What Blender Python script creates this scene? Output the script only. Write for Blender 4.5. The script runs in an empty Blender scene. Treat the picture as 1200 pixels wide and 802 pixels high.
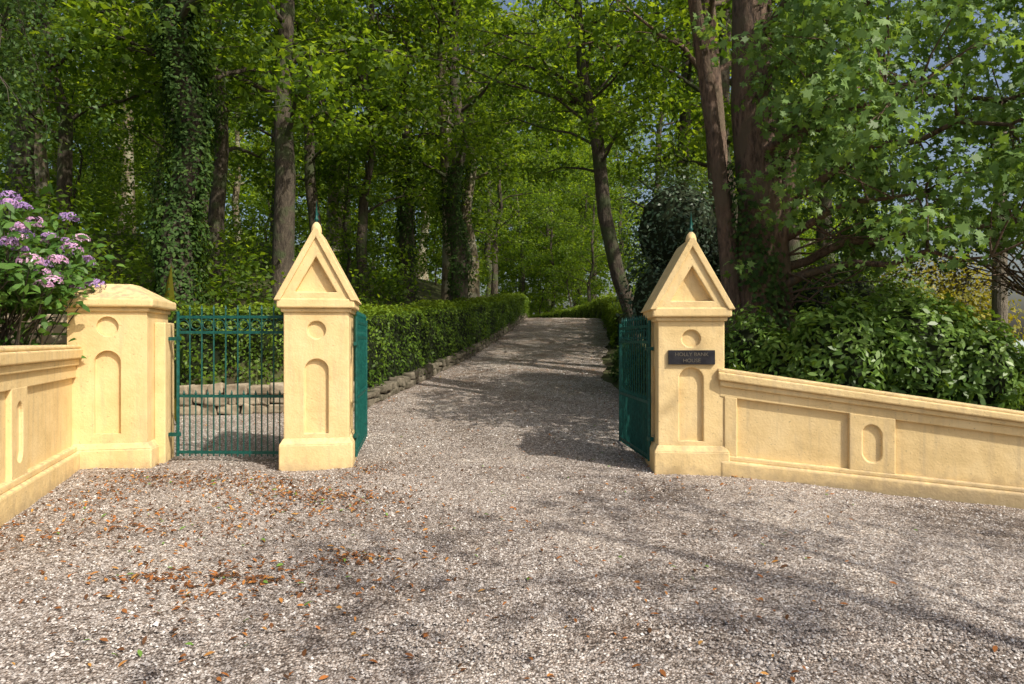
import bpy, bmesh, math, numpy as np
from mathutils import Vector, Matrix
rng = np.random.default_rng(11)
scene = bpy.context.scene
COL = scene.collection

# ------------------------------------------------------------------ helpers
def smooth(a, b, x):
    t = np.clip((x - a) / (b - a), 0, 1)
    return t * t * (3 - 2 * t)

def link(o, parent=None):
    COL.objects.link(o)
    if parent is not None:
        o.parent = parent
    return o

def empty(name, loc=(0, 0, 0), rz=0.0, sc=(1, 1, 1)):
    e = bpy.data.objects.new(name, None)
    e.location = loc
    e.rotation_euler = (0, 0, rz)
    e.scale = sc
    e.empty_display_size = 0.2
    COL.objects.link(e)
    return e

def np_mesh(name, V, F, k, mat=None, tint=None, smoothf=False):
    V = np.asarray(V, dtype=np.float32)
    F = np.asarray(F, dtype=np.int32).reshape(-1)
    me = bpy.data.meshes.new(name)
    nf = len(F) // k
    me.vertices.add(len(V)); me.vertices.foreach_set("co", V.reshape(-1))
    me.loops.add(len(F)); me.loops.foreach_set("vertex_index", F)
    me.polygons.add(nf)
    me.polygons.foreach_set("loop_start", np.arange(0, nf * k, k, dtype=np.int32))
    if tint is not None:
        a = me.attributes.new("tint", 'FLOAT', 'POINT')
        a.data.foreach_set("value", np.asarray(tint, dtype=np.float32))
    me.update(calc_edges=True)
    if smoothf:
        me.polygons.foreach_set("use_smooth", np.ones(nf, dtype=bool))
    if mat: me.materials.append(mat)
    return me

def py_mesh(name, V, F, mat=None, smoothf=False):
    me = bpy.data.meshes.new(name)
    me.from_pydata([tuple(map(float, v)) for v in V], [], F)
    me.update()
    if smoothf:
        me.polygons.foreach_set("use_smooth", np.ones(len(me.polygons), dtype=bool))
    if mat: me.materials.append(mat)
    return me

class MB:
    def __init__(s): s.V = []; s.F = []
    def tube(s, P, R, n=8, cap=True):
        P = [Vector(p) for p in P]
        b = len(s.V)
        up = Vector((0.13, 0.21, 1)).normalized()
        for i, p in enumerate(P):
            d = (P[min(i + 1, len(P) - 1)] - P[max(i - 1, 0)])
            if d.length < 1e-6: d = Vector((0, 0, 1))
            d.normalize()
            a = up if abs(d.dot(up)) < .95 else Vector((1, 0, 0))
            u = d.cross(a).normalized(); v = d.cross(u)
            for j in range(n):
                t = 2 * math.pi * j / n
                s.V.append(p + (u * math.cos(t) + v * math.sin(t)) * R[i])
        for i in range(len(P) - 1):
            for j in range(n):
                a0 = b + i * n + j; a1 = b + i * n + (j + 1) % n
                s.F.append((a0, a1, a1 + n, a0 + n))
        if cap:
            s.F.append(tuple(b + j for j in range(n)))
            s.F.append(tuple(b + (len(P) - 1) * n + j for j in reversed(range(n))))
    def box(s, x0, x1, y0, y1, z0, z1, f=None):
        b = len(s.V)
        for z in (z0, z1):
            for (x, y) in ((x0, y0), (x1, y0), (x1, y1), (x0, y1)):
                p = (x, y, z)
                s.V.append(Vector(f(*p)) if f else Vector(p))
        s.F += [tuple(b + i for i in q) for q in ((0, 3, 2, 1), (4, 5, 6, 7), (0, 1, 5, 4), (1, 2, 6, 5), (2, 3, 7, 6), (3, 0, 4, 7))]
    def obj(s, name, mat, parent=None, sm=False, bevel=0):
        me = py_mesh(name, s.V, s.F, mat, sm)
        o = bpy.data.objects.new(name, me)
        link(o, parent)
        if bevel:
            m = o.modifiers.new("bevel", 'BEVEL'); m.width = bevel; m.segments = 3; m.limit_method = 'ANGLE'; m.angle_limit = math.radians(35)
        return o

def prism(poly, y0, y1, f=None):
    m = MB(); n = len(poly)
    for y in (y0, y1):
        for (x, z) in poly:
            m.V.append(Vector(f(x, y, z)) if f else Vector((x, y, z)))
    m.F.append(tuple(range(n))); m.F.append(tuple(reversed(range(n, 2 * n))))
    for i in range(n):
        j = (i + 1) % n
        m.F.append((i, i + n, j + n, j))
    return m

def fixn(o):
    bm = bmesh.new(); bm.from_mesh(o.data)
    bmesh.ops.recalc_face_normals(bm, faces=bm.faces)
    bm.to_mesh(o.data); bm.free()

def cut(o, cutters):
    fixn(o)
    for c in cutters:
        co = c.obj("cutter", None, o.parent); fixn(co)
        m = o.modifiers.new("b", 'BOOLEAN'); m.operation = 'DIFFERENCE'; m.object = co; m.solver = 'EXACT'
        bpy.context.view_layer.update()
        dg = bpy.context.evaluated_depsgraph_get()
        me = bpy.data.meshes.new_from_object(o.evaluated_get(dg))
        o.modifiers.clear(); o.data = me
        bpy.data.objects.remove(co)
    return o

def bev(o, w=0.012):
    m = o.modifiers.new("bevel", 'BEVEL'); m.width = w; m.segments = 3; m.limit_method = 'ANGLE'; m.angle_limit = math.radians(35)
    return o

def circle_poly(cx, cz, r, n=28):
    return [(cx + r * math.cos(2 * math.pi * i / n), cz + r * math.sin(2 * math.pi * i / n)) for i in range(n)]
def arch_poly(cx, w, z0, z1, both=False, n=14):
    r = w / 2; P = []
    for i in range(n + 1):
        t = math.pi * i / n
        P.append((cx + r * math.cos(t), z1 - r + r * math.sin(t)))
    if both:
        for i in range(n + 1):
            t = math.pi + math.pi * i / n
            P.append((cx + r * math.cos(t), z0 + r + r * math.sin(t)))
    else:
        P += [(cx - r, z0), (cx + r, z0)]
    return P

# ------------------------------------------------------------------ materials
def newmat(name):
    m = bpy.data.materials.new(name); m.use_nodes = True
    nt = m.node_tree; nt.nodes.clear()
    out = nt.nodes.new('ShaderNodeOutputMaterial')
    return m, nt, out
def N(nt, t, **kw):
    n = nt.nodes.new(t)
    for k, v in kw.items():
        if hasattr(n, k): setattr(n, k, v)
        else: n.inputs[k.replace('_', ' ')].default_value = v
    return n
def ramp(nt, stops, interp='LINEAR'):
    r = nt.nodes.new('ShaderNodeValToRGB'); r.color_ramp.interpolation = interp
    e = r.color_ramp.elements
    while len(e) > 1: e.remove(e[-1])
    e[0].position = stops[0][0]; e[0].color = (*stops[0][1], 1)
    for p, c in stops[1:]:
        q = e.new(p); q.color = (*c, 1)
    return r

def leaf_mat(name, dark, mid, light, trans=0.4, rough=0.5, spec=0.3, tboost=1.6):
    m, nt, out = newmat(name); L = nt.links.new
    at = N(nt, 'ShaderNodeAttribute', attribute_name="tint")
    r = ramp(nt, [(0, dark), (0.5, mid), (1, light)])
    L(at.outputs['Fac'], r.inputs[0])
    p = N(nt, 'ShaderNodeBsdfPrincipled'); p.inputs['Roughness'].default_value = rough
    p.inputs['Specular IOR Level'].default_value = spec
    L(r.outputs[0], p.inputs['Base Color'])
    t = N(nt, 'ShaderNodeBsdfTranslucent')
    mul = N(nt, 'ShaderNodeMix', data_type='RGBA', blend_type='MULTIPLY')
    mul.inputs[0].default_value = 1; mul.inputs[7].default_value = (tboost * 1.15, tboost, tboost * .35, 1)
    L(r.outputs[0], mul.inputs[6]); L(mul.outputs[2], t.inputs['Color'])
    mx = N(nt, 'ShaderNodeMixShader'); mx.inputs[0].default_value = trans
    L(p.outputs[0], mx.inputs[1]); L(t.outputs[0], mx.inputs[2]); L(mx.outputs[0], out.inputs[0])
    return m

def bark_mat(name, c1, c2, c3=None, sc=6):
    m, nt, out = newmat(name); L = nt.links.new
    g = N(nt, 'ShaderNodeNewGeometry')
    mp = N(nt, 'ShaderNodeMapping'); mp.inputs['Scale'].default_value = (sc, sc, sc * .25)
    L(g.outputs['Position'], mp.inputs[0])
    n1 = N(nt, 'ShaderNodeTexNoise'); n1.inputs['Scale'].default_value = 3; n1.inputs['Detail'].default_value = 5; n1.inputs['Roughness'].default_value = .7
    L(mp.outputs[0], n1.inputs[0])
    r = ramp(nt, [(0.35, c1), (0.62, c2)]); L(n1.outputs[0], r.inputs[0])
    n2 = N(nt, 'ShaderNodeTexNoise'); n2.inputs['Scale'].default_value = 2.2; n2.inputs['Detail'].default_value = 3
    L(g.outputs['Position'], n2.inputs[0])
    r2 = ramp(nt, [(0.5, (0, 0, 0)), (0.6, (1, 1, 1))]); L(n2.outputs[0], r2.inputs[0])
    mx = N(nt, 'ShaderNodeMix', data_type='RGBA'); L(r2.outputs[0], mx.inputs[0]); L(r.outputs[0], mx.inputs[6])
    mx.inputs[7].default_value = (*(c3 or c2), 1)
    p = N(nt, 'ShaderNodeBsdfPrincipled'); p.inputs['Roughness'].default_value = .9
    L(mx.outputs[2], p.inputs['Base Color'])
    b = N(nt, 'ShaderNodeBump'); b.inputs['Strength'].default_value = 1; b.inputs['Distance'].default_value = .06
    L(n1.outputs[0], b.inputs['Height']); L(b.outputs[0], p.inputs['Normal'])
    L(p.outputs[0], out.inputs[0])
    return m

def stucco_mat():
    m, nt, out = newmat("cream_painted_render"); L = nt.links.new
    g = N(nt, 'ShaderNodeNewGeometry')
    n1 = N(nt, 'ShaderNodeTexNoise'); n1.inputs['Scale'].default_value = 2.5; n1.inputs['Detail'].default_value = 7; n1.inputs['Roughness'].default_value = .65
    L(g.outputs['Position'], n1.inputs[0])
    r = ramp(nt, [(0.3, (.63, .465, .22)), (0.5, (.73, .55, .275)), (0.72, (.78, .61, .33))]); L(n1.outputs[0], r.inputs[0])
    sx = N(nt, 'ShaderNodeSeparateXYZ'); L(g.outputs['Position'], sx.inputs[0])
    n3 = N(nt, 'ShaderNodeTexNoise'); n3.inputs['Scale'].default_value = 9; n3.inputs['Detail'].default_value = 5
    L(g.outputs['Position'], n3.inputs[0])
    ma = N(nt, 'ShaderNodeMath', operation='MULTIPLY_ADD'); L(n3.outputs[0], ma.inputs[0]); ma.inputs[1].default_value = .35
    L(sx.outputs[2], ma.inputs[2])
    r3 = ramp(nt, [(0.10, (1, 1, 1)), (0.30, (0, 0, 0))]); L(ma.outputs[0], r3.inputs[0])
    mg = N(nt, 'ShaderNodeMath', operation='MULTIPLY'); L(r3.outputs[0], mg.inputs[0]); mg.inputs[1].default_value = .75
    mx = N(nt, 'ShaderNodeMix', data_type='RGBA'); L(mg.outputs[0], mx.inputs[0]); L(r.outputs[0], mx.inputs[6]); mx.inputs[7].default_value = (.32, .245, .15, 1)
    sn = N(nt, 'ShaderNodeSeparateXYZ'); L(g.outputs['Normal'], sn.inputs[0])
    n4 = N(nt, 'ShaderNodeTexNoise'); n4.inputs['Scale'].default_value = 14; n4.inputs['Detail'].default_value = 6
    L(g.outputs['Position'], n4.inputs[0])
    r4 = ramp(nt, [(0.42, (0, 0, 0)), (0.66, (1, 1, 1))]); L(n4.outputs[0], r4.inputs[0])
    mu = N(nt, 'ShaderNodeMath', operation='MULTIPLY', use_clamp=True); L(r4.outputs[0], mu.inputs[0]); L(sn.outputs[2], mu.inputs[1])
    mx2 = N(nt, 'ShaderNodeMix', data_type='RGBA'); L(mu.outputs[0], mx2.inputs[0]); L(mx.outputs[2], mx2.inputs[6]); mx2.inputs[7].default_value = (.36, .29, .19, 1)
    mp = N(nt, 'ShaderNodeMapping'); mp.inputs['Scale'].default_value = (9, 9, .9); L(g.outputs['Position'], mp.inputs[0])
    n7 = N(nt, 'ShaderNodeTexNoise'); n7.inputs['Scale'].default_value = 1.6; n7.inputs['Detail'].default_value = 5; L(mp.outputs[0], n7.inputs[0])
    r7 = ramp(nt, [(0.52, (0, 0, 0)), (0.78, (.55, .55, .55))]); L(n7.outputs[0], r7.inputs[0])
    mx4 = N(nt, 'ShaderNodeMix', data_type='RGBA'); L(r7.outputs[0], mx4.inputs[0]); L(mx2.outputs[2], mx4.inputs[6]); mx4.inputs[7].default_value = (.46, .36, .22, 1)
    n5 = N(nt, 'ShaderNodeTexNoise'); n5.inputs['Scale'].default_value = 38; n5.inputs['Detail'].default_value = 2
    L(g.outputs['Position'], n5.inputs[0])
    r5 = ramp(nt, [(0.67, (0, 0, 0)), (0.73, (.6, .6, .6))]); L(n5.outputs[0], r5.inputs[0])
    mx3 = N(nt, 'ShaderNodeMix', data_type='RGBA'); L(r5.outputs[0], mx3.inputs[0]); L(mx4.outputs[2], mx3.inputs[6]); mx3.inputs[7].default_value = (.35, .27, .15, 1)
    p = N(nt, 'ShaderNodeBsdfPrincipled'); p.inputs['Roughness'].default_value = .75; p.inputs['Specular IOR Level'].default_value = .25
    L(mx3.outputs[2], p.inputs['Base Color'])
    n2 = N(nt, 'ShaderNodeTexNoise'); n2.inputs['Scale'].default_value = 45; n2.inputs['Detail'].default_value = 4
    L(g.outputs['Position'], n2.inputs[0])
    n6 = N(nt, 'ShaderNodeTexNoise'); n6.inputs['Scale'].default_value = 7; n6.inputs['Detail'].default_value = 2
    L(g.outputs['Position'], n6.inputs[0])
    ad = N(nt, 'ShaderNodeMath', operation='MULTIPLY_ADD'); L(n6.outputs[0], ad.inputs[0]); ad.inputs[1].default_value = 2.0; L(n2.outputs[0], ad.inputs[2])
    b = N(nt, 'ShaderNodeBump'); b.inputs['Strength'].default_value = .35; b.inputs['Distance'].default_value = .010
    L(ad.outputs[0], b.inputs['Height']); L(b.outputs[0], p.inputs['Normal'])
    L(p.outputs[0], out.inputs[0])
    return m

def gravel_mat():
    m, nt, out = newmat("gravel"); L = nt.links.new
    g = N(nt, 'ShaderNodeNewGeometry')
    v = N(nt, 'ShaderNodeTexVoronoi'); v.inputs['Scale'].default_value = 74
    L(g.outputs['Position'], v.inputs['Vector'])
    sc = N(nt, 'ShaderNodeSeparateColor'); L(v.outputs['Color'], sc.inputs[0])
    r = ramp(nt, [(0, (.13, .105, .09)), (0.3, (.26, .225, .20)), (0.6, (.40, .36, .33)), (0.85, (.54, .505, .475)), (1, (.70, .675, .65))])
    L(sc.outputs[0], r.inputs[0])
    r2 = ramp(nt, [(0.0, (1, 1, 1)), (0.55, (1, 1, 1)), (0.9, (.34, .3, .27))])
    vd = N(nt, 'ShaderNodeMath', operation='MULTIPLY'); L(v.outputs['Distance'], vd.inputs[0]); vd.inputs[1].default_value = 1.15
    L(vd.outputs[0], r2.inputs[0])
    mx = N(nt, 'ShaderNodeMix', data_type='RGBA', blend_type='MULTIPLY'); mx.inputs[0].default_value = 1
    L(r.outputs[0], mx.inputs[6]); L(r2.outputs[0], mx.inputs[7])
    n1 = N(nt, 'ShaderNodeTexNoise'); n1.inputs['Scale'].default_value = .55; n1.inputs['Detail'].default_value = 5; n1.inputs['Roughness'].default_value = .62
    L(g.outputs['Position'], n1.inputs[0])
    r3 = ramp(nt, [(0.36, (.62, .57, .53)), (0.5, (.9, .87, .85)), (0.66, (1.18, 1.15, 1.1))]); L(n1.outputs[0], r3.inputs[0])
    mx2 = N(nt, 'ShaderNodeMix', data_type='RGBA', blend_type='MULTIPLY'); mx2.inputs[0].default_value = 1
    L(mx.outputs[2], mx2.inputs[6]); L(r3.outputs[0], mx2.inputs[7])
    n8 = N(nt, 'ShaderNodeTexNoise'); n8.inputs['Scale'].default_value = 14; n8.inputs['Detail'].default_value = 6; n8.inputs['Roughness'].default_value = .9
    L(g.outputs['Position'], n8.inputs[0])
    r8 = ramp(nt, [(0.36, (.40, .37, .34)), (0.5, (.98, .98, .98)), (0.60, (1.75, 1.72, 1.68))]); L(n8.outputs[0], r8.inputs[0])
    mx8 = N(nt, 'ShaderNodeMix', data_type='RGBA', blend_type='MULTIPLY'); mx8.inputs[0].default_value = .85
    L(mx2.outputs[2], mx8.inputs[6]); L(r8.outputs[0], mx8.inputs[7])
    sx = N(nt, 'ShaderNodeSeparateXYZ'); L(g.outputs['Position'], sx.inputs[0])
    mr = N(nt, 'ShaderNodeMapRange'); mr.inputs[1].default_value = 8; mr.inputs[2].default_value = 17; L(sx.outputs[1], mr.inputs[0])
    n2 = N(nt, 'ShaderNodeTexNoise'); n2.inputs['Scale'].default_value = 1.7; n2.inputs['Detail'].default_value = 7; n2.inputs['Roughness'].default_value = .85
    L(g.outputs['Position'], n2.inputs[0])
    r4 = ramp(nt, [(0.48, (0, 0, 0)), (0.57, (.62, .62, .62))]); L(n2.outputs[0], r4.inputs[0])
    mm = N(nt, 'ShaderNodeMath', operation='MULTIPLY'); L(mr.outputs[0], mm.inputs[0]); L(r4.outputs[0], mm.inputs[1])
    mx3 = N(nt, 'ShaderNodeMix', data_type='RGBA'); L(mm.outputs[0], mx3.inputs[0]); L(mx8.outputs[2], mx3.inputs[6]); mx3.inputs[7].default_value = (.17, .11, .065, 1)
    p = N(nt, 'ShaderNodeBsdfPrincipled'); p.inputs['Roughness'].default_value = .85; p.inputs['Specular IOR Level'].default_value = .3
    L(mx3.outputs[2], p.inputs['Base Color'])
    b = N(nt, 'ShaderNodeBump', invert=True); b.inputs['Strength'].default_value = .9; b.inputs['Distance'].default_value = .012
    L(v.outputs['Distance'], b.inputs['Height']); L(b.outputs[0], p.inputs['Normal'])
    L(p.outputs[0], out.inputs[0])
    return m

def simple_noise_mat(name, c1, c2, scale=4, rough=.9, bump=.3, bd=.02, detail=5, spec=.3, metal=0):
    m, nt, out = newmat(name); L = nt.links.new
    g = N(nt, 'ShaderNodeNewGeometry')
    n1 = N(nt, 'ShaderNodeTexNoise'); n1.inputs['Scale'].default_value = scale; n1.inputs['Detail'].default_value = detail; n1.inputs['Roughness'].default_value = .65
    L(g.outputs['Position'], n1.inputs[0])
    r = ramp(nt, [(0.35, c1), (0.65, c2)]); L(n1.outputs[0], r.inputs[0])
    p = N(nt, 'ShaderNodeBsdfPrincipled'); p.inputs['Roughness'].default_value = rough; p.inputs['Specular IOR Level'].default_value = spec; p.inputs['Metallic'].default_value = metal
    L(r.outputs[0], p.inputs['Base Color'])
    b = N(nt, 'ShaderNodeBump'); b.inputs['Strength'].default_value = bump; b.inputs['Distance'].default_value = bd
    L(n1.outputs[0], b.inputs['Height']); L(b.outputs[0], p.inputs['Normal'])
    L(p.outputs[0], out.inputs[0])
    return m

def tint_mat(name, stops, rough=.8, interp='LINEAR'):
    m, nt, out = newmat(name); L = nt.links.new
    at = N(nt, 'ShaderNodeAttribute', attribute_name="tint")
    r = ramp(nt, stops, interp); L(at.outputs['Fac'], r.inputs[0])
    p = N(nt, 'ShaderNodeBsdfPrincipled'); p.inputs['Roughness'].default_value = rough; p.inputs['Specular IOR Level'].default_value = .3
    L(r.outputs[0], p.inputs['Base Color']); L(p.outputs[0], out.inputs[0])
    return m

STUCCO = stucco_mat()
GRAVEL = gravel_mat()
SOIL = simple_noise_mat("forest_floor", (.045, .035, .018), (.07, .09, .025), 3, bump=.6, bd=.08)
IRON = simple_noise_mat("green_painted_iron", (.0, .05, .042), (.008, .10, .082), 20, rough=.5, bump=.15, bd=.003, spec=.35)
STONE = simple_noise_mat("rubble_stone", (.06, .055, .035), (.22, .19, .145), 5, bump=.6, bd=.03)
PALESTONE = simple_noise_mat("pale_stone", (.20, .16, .11), (.40, .34, .25), 5, bump=.5, bd=.02)
TIMBER = simple_noise_mat("pale_timber", (.62, .50, .34), (.74, .62, .46), 5, rough=.7, bump=.1, bd=.003)
PLAQUE = simple_noise_mat("slate_plaque", (.012, .012, .016), (.03, .03, .035), 12, rough=.35, bump=.1, bd=.003)
LETTER = simple_noise_mat("plaque_lettering", (.1, .09, .07), (.16, .14, .11), 20, rough=.4)
BARK_D = bark_mat("dark_bark", (.03, .022, .015), (.10, .08, .055), (.06, .075, .03))
BARK_B = bark_mat("red_brown_bark", (.04, .025, .017), (.20, .13, .09), (.13, .095, .06))
BARK_P = bark_mat("pale_lichen_bark", (.09, .07, .045), (.28, .23, .15), (.34, .32, .23))
POLE = bark_mat("pole_timber", (.10, .085, .06), (.20, .17, .13), None, 10)
FIELDM = simple_noise_mat("field_grass", (.20, .24, .10), (.32, .33, .17), .05)

LF_FOREST = leaf_mat("woodland_leaf", (.03, .065, .010), (.09, .16, .018), (.20, .29, .03), .5, tboost=2.5)
LF_MAPLE = leaf_mat("maple_leaf", (.05, .105, .025), (.12, .22, .055), (.20, .32, .095), .38, tboost=1.7)
LF_HEDGE = leaf_mat("hedge_leaf", (.025, .06, .006), (.08, .15, .013), (.19, .28, .025), .3, tboost=1.6)
LF_IVY = leaf_mat("ivy_leaf", (.016, .042, .008), (.04, .085, .018), (.09, .15, .03), .15, rough=.6, spec=.15)
LF_LAUREL = leaf_mat("laurel_leaf", (.035, .085, .012), (.09, .175, .028), (.17, .28, .05), .25, rough=.4, spec=.35)
LF_HOLLY = leaf_mat("holly_leaf", (.024, .052, .026), (.055, .10, .05), (.14, .185, .12), .15, rough=.4, spec=.3)
LF_BIRCH = leaf_mat("birch_leaf", (.035, .075, .02), (.085, .165, .045), (.16, .26, .08), .4)
LF_YELLOW = leaf_mat("autumn_leaf", (.10, .13, .02), (.24, .24, .03), (.42, .36, .05), .4, tboost=1.3)
LF_DEAD = leaf_mat("faded_leaf", (.06, .05, .035), (.15, .13, .09), (.28, .23, .19), .25)
LF_HYD = leaf_mat("hydrangea_leaf", (.03, .08, .015), (.075, .17, .03), (.14, .26, .05), .3)
PETAL = tint_mat("hydrangea_petal", [(0, (.20, .14, .38)), (.5, (.36, .22, .42)), (.8, (.50, .26, .40)), (1, (.62, .50, .60))])
FALLEN = tint_mat("fallen_leaf", [(0, (.06, .03, .013)), (.35, (.17, .065, .02)), (.7, (.36, .13, .03)), (.93, (.45, .24, .06)), (.95, (.10, .2, .03)), (1, (.16, .28, .05))], .7)
PEB = tint_mat("pebble", [(0, (.12, .095, .08)), (.3, (.26, .225, .20)), (.6, (.41, .37, .34)), (.85, (.56, .525, .495)), (1, (.76, .735, .70))], .8)
CORE = simple_noise_mat("hedge_inner", (.008, .014, .004), (.02, .03, .008), 12)  # dark filler for the cores that stop hedges and shrubs being see-through
WATER = simple_noise_mat("sea_water", (.38, .44, .47), (.44, .5, .52), .02, rough=.3, bump=.05)  # pale because the far haze is painted into the water colour
HILLM = simple_noise_mat("haze_tinted_hill", (.34, .40, .38), (.40, .45, .42), .02)  # distance haze is put into the hill's pale base colour

# ------------------------------------------------------------------ terrain
def rise(y):
    a = 0.8 * np.log1p(np.exp(np.clip((y - 9.6) / .8, -30, 30))) * .112
    b = 4 * np.log1p(np.exp(np.clip((y - 58) / 4, -30, 30))) * .06
    return a - b
XLy = [-20, 3.2, 3.6, 5.94, 8.33, 9, 12.05, 12.3, 12.6, 15.5, 18.6, 27.7, 32, 38, 44, 50, 56, 62, 70, 80]
XLx = [-12, -12, -3.9, -4.65, -5.5, -5.9, -6.4, -2.9, -2.75, -2.0, -1.3, 0, .5, .9, .7, -.5, -3.5, -8, -16, -26]
XRy = [-20, 5.6, 6.2, 6.9, 7.6, 9, 12, 15.7, 18.6, 22.6, 27.7, 32, 38, 44, 50, 56, 62, 70, 80]
XRx = [16, 14, 9.0, 5.4, 2.7, 2.4, 2.3, 2.1, 2.5, 3.2, 3.9, 4.3, 4.4, 4.0, 3.1, 1.0, -2.5, -10, -20]
xL = lambda y: np.interp(y, XLy, XLx)
xR = lambda y: np.interp(y, XRy, XRx)
def hdrive(x, y):
    yy = np.asarray(y, float); xx = np.asarray(x, float)
    return rise(np.minimum(yy, 2000)) * 1.0 - .07 * np.clip(xx - 2.3, 0, 9) * (1 - smooth(8.2, 11, yy))
def terrain(x, y):
    x = np.asarray(x, float); y = np.asarray(y, float)
    yc = np.minimum(y, 90)
    z = hdrive(x, yc) - .045
    dL = xL(y) - x
    front = smooth(3.6, 5.5, y)
    z = z + front * (.75 * smooth(.1, .7, dL) + .26 * np.clip(dL - .6, 0, 11) + .05 * np.clip(dL - 11, 0, 30))
    dR = x - xR(y)
    S = smooth(5, 24, dR) * smooth(6, 12, y) * smooth(.30, .55, x / np.maximum(y, 1))
    z = z * (1 - S) - 5.0 * S
    z = z + .12 * smooth(.1, .6, dR) * (1 - S) * smooth(9, 12, y)
    return z

def axis(lo, hi, step, far, g=1.25):
    a = list(np.arange(lo, hi + 1e-6, step)); s = step
    up = []; v = a[-1]
    while v < far: s *= g; v += s; up.append(v)
    s = step; dn = []; v = a[0]
    while v > -far: s *= g; v -= s; dn.append(v)
    return np.array(dn[::-1] + a + up)
ax = axis(-24, 24, .3, 2500); ay = axis(0, 64, .3, 2500)
GX, GY = np.meshgrid(ax, ay)
GZ = terrain(GX, GY) + .06 * np.sin(GX * 1.7 + GY) * np.cos(GY * 1.3) * (np.clip(np.maximum(xL(GY) - GX, GX - xR(GY)), 0, 1))
nx, ny = len(ax), len(ay)
idx = np.arange(nx * ny).reshape(ny, nx)
F = np.stack([idx[:-1, :-1], idx[:-1, 1:], idx[1:, 1:], idx[1:, :-1]], -1)
me = np_mesh("ground", np.stack([GX, GY, GZ], -1).reshape(-1, 3), F, 4, SOIL, smoothf=True)
link(bpy.data.objects.new("ground", me))
ys = np.concatenate([np.arange(-14, 3, .5), np.arange(3, 13, .08), np.arange(13, 75, .4)])
nc = 70
xl = xL(ys); xr = xR(ys)
wob = .06 * np.sin(ys * 2.1) + .05 * np.sin(ys * 5.3 + 1)
t = np.linspace(0, 1, nc)
GX = (xl + wob)[:, None] * (1 - t) + (xr - wob)[:, None] * t
GY = np.repeat(ys[:, None], nc, 1)
def microz(x, y): return .010 * np.sin(x * 1.3 + 2) * np.sin(y * .9) + .006 * np.sin(x * 4.1 + y * 2.7) + .004 * np.sin(x * 9 - y * 7)
GZ = hdrive(GX, GY) + microz(GX, GY)
idx = np.arange(nc * len(ys)).reshape(len(ys), nc)
F = np.stack([idx[:-1, :-1], idx[:-1, 1:], idx[1:, 1:], idx[1:, :-1]], -1)
link(bpy.data.objects.new("gravel_driveway", np_mesh("gravel_driveway", np.stack([GX, GY, GZ], -1).reshape(-1, 3), F, 4, GRAVEL, smoothf=True)))

def pebbles():
    n = 150000
    y = 2.4 + (rng.random(n) ** 1.35) * 16
    x = (rng.random(n) * 2 - 1) * (.85 * y + .6)
    k = (x > xL(y) + .2) & (x < xR(y) - .05)
    x, y = x[k], y[k]; n = len(x)
    s = rng.uniform(.0035, .008, n) * (1 + .6 * (rng.random(n) > .95)) * (1 + .06 * y)
    base = np.array([(1, 0, 0), (0, 1, 0), (-1, 0, 0), (0, -1, 0), (0, 0, 1)], float)
    fc = np.array([(0, 1, 4), (1, 2, 4), (2, 3, 4), (3, 0, 4)])
    jit = 1 + rng.uniform(-.3, .3, (n, 5, 1))
    P = base[None] * jit
    P[..., 2] *= .9
    P[..., 2] -= .2
    a = rng.random(n) * 6.28; c, sn = np.cos(a), np.sin(a)
    st = rng.uniform(.7, 1.3, n)
    X = P[..., 0] * st[:, None]; Y = P[..., 1]
    tl = rng.uniform(-.4, .4, n)
    Z = P[..., 2] + X * tl[:, None]
    V = np.stack([X * c[:, None] - Y * sn[:, None], X * sn[:, None] + Y * c[:, None], Z], -1) * s[:, None, None]
    z = hdrive(x, y) + microz(x, y) + s * .3
    V += np.stack([x, y, z], -1)[:, None]
    F = fc[None] + (np.arange(n) * 5)[:, None, None]
    patch = .5 + .5 * np.sin(x * 1.1 + .7) * np.sin(y * 1.9 + x)
    tint = np.clip(rng.beta(1.6, 1.6, n) * .9 + .12 * patch, 0, 1)
    me = np_mesh("gravel_pebbles", V.reshape(-1, 3), F, 3, PEB, np.repeat(tint, 5))
    link(bpy.data.objects.new("gravel_pebbles", me))
pebbles()

# ------------------------------------------------------------------ leaves
SH = {
 'kite': np.array([(0, -.5, 0), (.27, .02, .07), (0, .5, -.03), (-.27, .02, .07)]),
 'oval': np.array([(0, -.5, -.02), (.17, -.22, .05), (.19, .12, .05), (0, .5, -.08), (-.19, .12, .05), (-.17, -.22, .05)]),
 'strap': np.array([(-.03, -.5, 0), (.03, -.5, 0), (.05, .1, .1), (0, .5, -.1), (-.05, .1, .1)]),
 'maple': np.array([(0, -.42, 0), (.20, -.22, .02), (.48, -.28, -.06), (.28, .02, .03), (.50, .22, -.06), (.17, .16, .03), (0, .55, -.08), (-.17, .16, .03), (-.50, .22, -.06), (-.28, .02, .03), (-.48, -.28, -.06), (-.20, -.22, .02)]),
}
def unit(a): return a / np.maximum(np.linalg.norm(a, axis=-1, keepdims=True), 1e-6)
def leaf_mesh(name, C, Nn, S, T, shape, mat):
    n = len(C); tp = SH[shape]; k = len(tp)
    Nn = unit(Nn)
    u = unit(np.cross(Nn, rng.normal(size=(n, 3)))); v = np.cross(Nn, u)
    V = C[:, None] + S[:, None, None] * (tp[None, :, 0:1] * u[:, None] + tp[None, :, 1:2] * v[:, None] + tp[None, :, 2:3] * Nn[:, None])
    return np_mesh(name, V.reshape(-1, 3), np.arange(n * k), k, mat, np.repeat(np.clip(T, 0, 1), k))

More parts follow.
